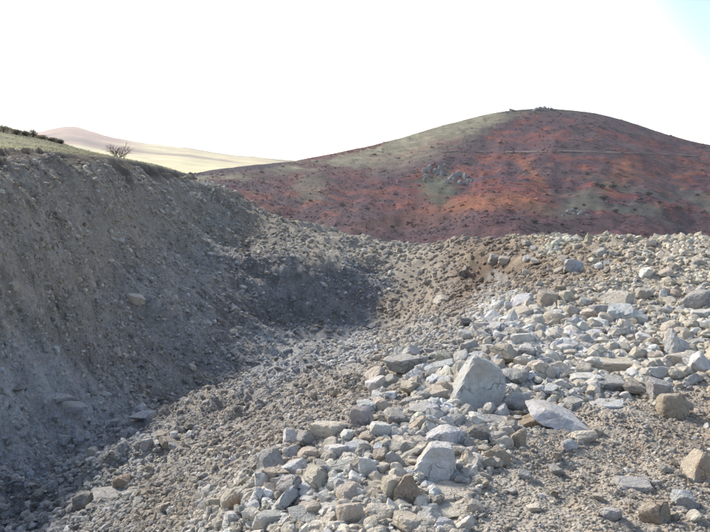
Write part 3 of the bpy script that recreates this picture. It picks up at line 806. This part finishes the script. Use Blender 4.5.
sz_px = zn[:, 3] * np.exp(rg.normal(-.25, .42, len(x))) * np.where(bankz, 1.05 + .5 * sstep(.1, .5, fbm(P3(x * .4 + y * .15, y * 1.1), 3, 92)), 1.05)
size = np.clip(sz_px, 1.2, 11) * r / F / 2
tone = np.exp(rg.normal(0.03, np.where(bankz, .34, .20)))[:, None]
hue = rg.normal(0, 1, len(x))[:, None]
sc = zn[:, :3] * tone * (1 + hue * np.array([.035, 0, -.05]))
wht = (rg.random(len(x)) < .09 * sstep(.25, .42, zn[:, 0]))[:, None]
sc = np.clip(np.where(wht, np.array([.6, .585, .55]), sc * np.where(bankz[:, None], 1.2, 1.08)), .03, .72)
heap = zn[:, 0] > .395
lowleft = zn[:, 0] <= .395
print("rubble", heap.sum(), lowleft.sum())
scatter("pale_rubble", x[heap], y[heap], z[heap], size[heap], sc[heap], "small pale broken stones covering the heap and rim", seed=31)
# a coarser layer piled on the heap and along the rim
x3, y3, z3, r3, rg = spread(42000, 4.5, 36, 23)
zn3, u3, v3 = zones(x3, y3, z3)
keep = (zn3[:, 0] > .40) & clear(x3, y3) & (rg.random(len(x3)) < .75 * sstep(3.8, 7.0, zn3[:, 3])) & (v3 > 150)
x3, y3, z3, r3, zn3 = (q[keep] for q in (x3, y3, z3, r3, zn3))
s3 = np.clip(zn3[:, 3] * np.exp(rg.normal(.27, .42, len(x3))) * (1 - .55 * sstep(13, 23, r3)), 3, 18) * r3 / F / 2
c3 = np.clip(zn3[:, :3] * np.exp(rg.normal(.1, .22, len(x3)))[:, None] * (1 + rg.normal(0, 1, (len(x3), 1)) * np.array([.03, 0, -.06])), .05, .68)
scatter("heap_stones", x3, y3, z3 + rg.random(len(x3)) * s3 * .5, s3, c3, "fist to head sized pale broken stones piled over the heap", seed=33, lib=STONES2)
x4, y4, z4, r4, rg = spread(110000, 9, 52, 24)
zn4, u4, v4 = zones(x4, y4, z4)
e4 = edge_d(x4, y4)
kp = (e4 > .8) & (zn4[:, 0] < .30) & (v4 > 150) & (u4 < 395) & (rg.random(len(x4)) < .25 + .75 * sstep(-.15, .35, fbm(P3(x4 * .35 + y4 * .15, y4 * .9, z4 * .8), 4, 93))) & clear(x4, y4)
x4, y4, z4, r4, zn4 = (q[kp] for q in (x4, y4, z4, r4, zn4))
print("bank debris", len(x4))
s4 = np.clip(3.0 * np.exp(rg.normal(-.15, .45, len(x4))), 1.2, 8) * r4 / F / 2
c4 = np.clip(zn4[:, :3] * np.exp(rg.normal(.18, .33, len(x4)))[:, None] * (1 + rg.normal(0, 1, (len(x4), 1)) * np.array([.04, 0, -.06])), .04, .5)
scatter("bank_debris", x4, y4, z4, s4, c4, "loose grey brown clods and broken stone lying on the steep left bank", seed=34, sink=-.05)
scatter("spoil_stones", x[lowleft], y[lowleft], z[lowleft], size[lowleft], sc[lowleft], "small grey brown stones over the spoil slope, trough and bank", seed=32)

# ------------------------------------------------------------------ hill vegetation and crags
rg = np.random.default_rng(55)
n = 36000
ii = rg.integers(4, 169, n); jj = rg.integers(60, 560, n)
bp = HP[ii, jj] + np.c_[rg.normal(0, 2, (n, 2)), np.zeros(n)]
bu, bv, _ = proj(bp)
bc = hill_color(bu, bv, bp) * np.exp(rg.normal(.0, .30, n))[:, None]
lum = bc.sum(1)
ok = ((bc[:, 1] < .72 * bc[:, 0]) | (rg.random(n) < .22)) & (rg.random(n) < .32 + .68 * sstep(-.1, .35, fbm(bp / 30, 3, 77)))
bp, bc = bp[ok], bc[ok]; n = len(bp)
bs = np.exp(rg.normal(-.1, .45, n)) * (.5 + .5 * bp[:, 1] / 900)
oct_v = np.array([(1,0,.2),(0,1,.25),(-1,0,.2),(0,-1,.3),(.1,0,.95),(0,0,-.5)]); oct_f = np.array([(0,1,4),(1,2,4),(2,3,4),(3,0,4)])
ov = oct_v[None] * (1 + rg.normal(0, .25, (n, 6, 3)))
bV = bp[:, None] + ov * bs[:, None, None] * np.array([1.3, 1.3, .8])
bF = oct_f[None] + (np.arange(n) * 6)[:, None, None]
link("bracken_clumps", mesh_np("bracken_clumps", bV.reshape(-1, 3), bF.reshape(-1, 3), np.repeat(np.clip(bc, .01, .6), 6, 0)), LEAF_M, kind="stuff", label="clumps of red bracken and dark heather covering the hill", category="bracken")

def outcrop(label, spots, seed, per=3):
    rg = np.random.default_rng(seed)
    base = hill_at(*spots[0][:2])
    root = link("rock_outcrop", None, None, label=label, category="rock outcrop", group="crags on the red hill")
    root.location = base
    for (u, v, w, h) in spots:
        for q in range(per):
            k = 1 if q == 0 else rg.uniform(.35, .7)
            V, Fc = rock_shape(rock_planes(('block', 'wedge')[q % 2], rg), 3, 40, rg, .12)
            p = hill_at(u + (rg.normal(0, w * .55) if q else 0), v + (rg.normal(0, h * .4) if q else 0))
            s = p[1] / F / 2
            V = V * [w * s * k, w * s * .8 * k, h * s * 1.3 * k] @ rotz(rg.uniform(0, 3)).T @ roty(rg.normal(0, .4)).T @ rotx(rg.normal(0, .3)).T
            o = link("rock", mesh_np("crag_mesh", V, Fc, None, False), GREY_M, root)
            o.location = p - base + np.array([0, 0, h * s * .12 * k])
outcrop("grey crag with upright blocks left in the green hollow of the hill", [(425,172,5,6),(430,170.5,4,8),(435,173,5,6),(440,171,4,6),(428,177,5,4),(443,176,5,5)], 1)
outcrop("bluish crag broader, right of the upright grey crag on the hill", [(458,177,7,9),(452,180,5,5),(465,179,6,8),(470,182,5,5),(461,184,7,5),(448,183,4,4)], 2)
outcrop("small rocky tor breaking the skyline at the hill summit", [(541,109.8,5,2.4),(546,109.3,4,2.8),(536,110.6,5,2),(552,110.4,5,2),(512,111.6,5,2),(506,112.4,4,1.8)], 3, 2)
outcrop("pale scatter of rocks low on the hill above the rim", [(567,214,4,5),(574,212,4,4),(581,215,5,4),(589,218,4,3)], 4)

# shrubs ------------------------------------------------------------
def leaf_cloud(n, rx, rz, seed, size):
    rg = np.random.default_rng(seed)
    p = rg.normal(0, 1, (n, 3)); p /= np.linalg.norm(p, axis=1)[:, None]
    lob = 1 + .3 * fbm(p * 1.6 + seed, 2, seed)
    p = p * (rg.random(n) ** .45 * lob)[:, None] * [rx, rx, rz] + [0, 0, rz * .95]
    a = rg.normal(0, 1, (n, 3)) * size; b = rg.normal(0, 1, (n, 3)) * size
    V = np.stack([p - a, p + b, p + a], 1).reshape(-1, 3)
    return V, np.arange(3 * n).reshape(-1, 3)
def tube(pts, rad, seg=5):
    V, Fq = [], []
    for i, p in enumerate(pts):
        d = unit(pts[min(i + 1, len(pts) - 1)] - pts[max(i - 1, 0)] + 1e-9)
        a = unit(np.cross(d, [.3, .9, .1])); b = np.cross(d, a)
        for k in range(seg):
            t = 2 * math.pi * k / seg; V.append(p + rad[i] * (a * math.cos(t) + b * math.sin(t)))
    for i in range(len(pts) - 1):
        for k in range(seg): Fq.append((i * seg + k, i * seg + (k + 1) % seg, (i + 1) * seg + (k + 1) % seg, (i + 1) * seg + k))
    return np.array(V), np.array(Fq)
def join(parts):
    Vs, Fs, o = [], [], 0
    for V, Fq in parts: Vs.append(V); Fs.append(Fq + o); o += len(V)
    return np.concatenate(Vs), np.concatenate(Fs)
def branch(rg, p, d, L, r, depth, out, twig):
    pts = [p]; q = p.copy(); dd = d
    for k in range(4):
        dd = unit(dd + rg.normal(0, .16, 3) + [0, 0, .04]); q = q + dd * L / 4; pts.append(q.copy())
    (out if depth > 1 else twig).append(tube(pts, np.linspace(r, r * .55, 5), 5 if depth > 1 else 3))
    if depth:
        for k in range(4 if depth > 1 else 6):
            s = pts[rg.integers(1, 5)]
            branch(rg, s, unit(dd + rg.normal(0, .55, 3)), L * rg.uniform(.55, .8), r * .55, depth - 1, out, twig)
# bare thorn bush on the turf edge
bz = hit(119, 157.5)[0]
root = link("thorn_bush", None, None, label="bare leafless thorn bush standing alone on the turf edge above the bank", category="bush")
root.location = bz; root.scale = (1.15, 1.15, 1.15)
rg = np.random.default_rng(8); out, twig = [], []
for k in range(7):
    t = 2 * math.pi * k / 7
    branch(rg, np.array([.05 * math.cos(t), .05 * math.sin(t), -.05]), unit(np.array([math.cos(t) * .75, math.sin(t) * .6, .75])), .52, .017, 3, out, twig)
V, Fq = join(out); link("stems", mesh_np("stems", V, Fq, None, True), BARK_M, root)
V, Fq = join(twig); link("twigs", mesh_np("twigs", V, Fq, None, True), BARK_M, root)
# dark shrubs along the brow of the grass slope
BR = [(3,121,15,9,"broad dark shrub at the left edge on the brow of the grass slope"),(16,124,9,6,"low dark shrub beside the broad shrub on the grass brow"),(25,128,7,6,"small dark shrub, left of a taller one on the grass brow"),
      (33,129,8,9,"tallest pointed dark shrub in the middle of the grass brow"),(42,132,10,5,"low wide shrub right of the tall pointed shrub on the brow"),(52,135,9,5,"low shrub fifth along the grass brow"),(60,139,7,5,"last little shrub at the right end of the grass brow row")]
for k, (u, v, w, h, lab) in enumerate(BR):
    yy = 41 + u * .05
    p = at(u, v + 3, yy); p[2] = hz(p[:1], p[1:2])[0]
    s = yy / F
    root = link("shrub", None, None, label=lab, category="shrub", group="dark shrubs along the grass brow")
    root.location = p - np.array([0, 0, .05])
    V, Fq = leaf_cloud(900, w * s * .6, h * s * .5, 900 + k, .022)
    cc = np.tile(np.array([.16, .14, .11]), (len(V), 1)) * np.repeat(np.exp(np.random.default_rng(k).normal(0, .3, len(Fq))), 3)[:, None]
    link("crown", mesh_np("crown", V, Fq, cc), GRASS_M, root)
    sp_ = []
    for q in range(4):
        t = q * 1.6; sp_.append(tube([np.zeros(3), np.array([.06 * math.cos(t), .06 * math.sin(t), h * s * .5]), np.array([w * s * .3 * math.cos(t), w * s * .3 * math.sin(t), h * s * .9])], [.02, .014, .006], 4))
    V, Fq = join(sp_); link("stem", mesh_np("stem", V, Fq, None, True), BARK_M, root)
# dark bushes dotted over the hill
HB = [(598,184),(605,190),(612,186),(617,189),(641,196),(650,198),(627,205),(600,200),(575,206),(583,208),(633,212),(660,206),(590,176),(538,226),(560,222),(617,214),(680,210),(700,202),(550,196),(372,213),(340,206),(310,200),(392,226),(415,208)]
rg = np.random.default_rng(99)
VB, FB = leaf_cloud(260, 1.0, .8, 991, .17)
cB = np.tile(np.array([.045, .045, .035]), (len(VB), 1)) * np.repeat(np.exp(rg.normal(0, .3, len(FB))), 3)[:, None]
crown_me = mesh_np("crown", VB, FB, cB)
tv_, tf_ = tube([np.array([0, 0, -.3]), np.array([.04, 0, .4]), np.array([0, .05, .9])], [.1, .07, .04], 5)
stem_me = mesh_np("stem", tv_, tf_, None, True)
for u, v in HB:
    p = hill_at(u + rg.normal(0, 2), v + rg.normal(0, 2))
    root = link("hill_bush", None, None, label="small dark bush dotted on the lower slopes of the red hill", category="bush", group="dark bushes on the hill")
    root.location = p; s = p[1] / F * rg.uniform(1.2, 3.2); root.scale = (s * rg.uniform(.8, 1.5), s, s * rg.uniform(.6, 1.0)); root.rotation_euler = (0, 0, rg.uniform(0, 6))
    link("crown", crown_me, LEAF_M, root); link("stem", stem_me, BARK_M, root)

# grass on the turf above the bank
rg = np.random.default_rng(66)
n = 15000
gy = np.exp(rg.uniform(math.log(17), math.log(62), n)); gx = np.interp(gy, EDGE[:, 1], EDGE[:, 0]) - rg.random(n) ** 1.8 * 22 + .35
e = edge_d(gx, gy); ok = e < -.12; gx, gy = gx[ok], gy[ok]; n = len(gx)
gz = hz(gx, gy)
hgt = rg.uniform(.02, .075, n); wd = .006 + .0007 * gy
ang = rg.uniform(0, 6.283, n); lean = rg.normal(0, .10, (n, 2))
gV = np.stack([np.c_[gx - wd * np.cos(ang), gy - wd * np.sin(ang), gz - .02], np.c_[gx + wd * np.cos(ang), gy + wd * np.sin(ang), gz - .02], np.c_[gx + lean[:, 0], gy + lean[:, 1], gz + hgt]], 1)
t = fbm(P3(gx * .5, gy * .5), 4, 51)
gc = np.array([.205, .20, .13]) * np.exp(rg.normal(0, .25, n))[:, None] + np.array([.14, .11, .06]) * np.clip(t + .2 + rg.normal(0, .2, n), 0, 1)[:, None]
link("grass", mesh_np("grass", gV.reshape(-1, 3), np.arange(3 * n).reshape(-1, 3), np.repeat(gc, 3, 0)), GRASS_M, kind="stuff", label="rough pasture grass on the slope above the bank", category="grass")

# ------------------------------------------------------------------ air
bm = bmesh.new(); bmesh.ops.create_cube(bm, size=1)
me = bpy.data.meshes.new("haze"); bm.to_mesh(me); bm.free()
hm = bpy.data.materials.new("haze"); hm.use_nodes = True
hn = hm.node_tree.nodes; hn.remove(hn["Principled BSDF"])
pv = hn.new("ShaderNodeVolumePrincipled")
pv.inputs["Color"].default_value = (.93, .95, 1.0, 1); pv.inputs["Density"].default_value = 0.000065; pv.inputs["Anisotropy"].default_value = 0.4
hm.node_tree.links.new(pv.outputs[0], hn["Material Output"].inputs["Volume"])
hz_o = link("haze", me, hm, kind="stuff", label="pale autumn haze over the whole valley", category="haze")
hz_o.scale = (8600, 4700, 420); hz_o.location = (0, 2150, 120)
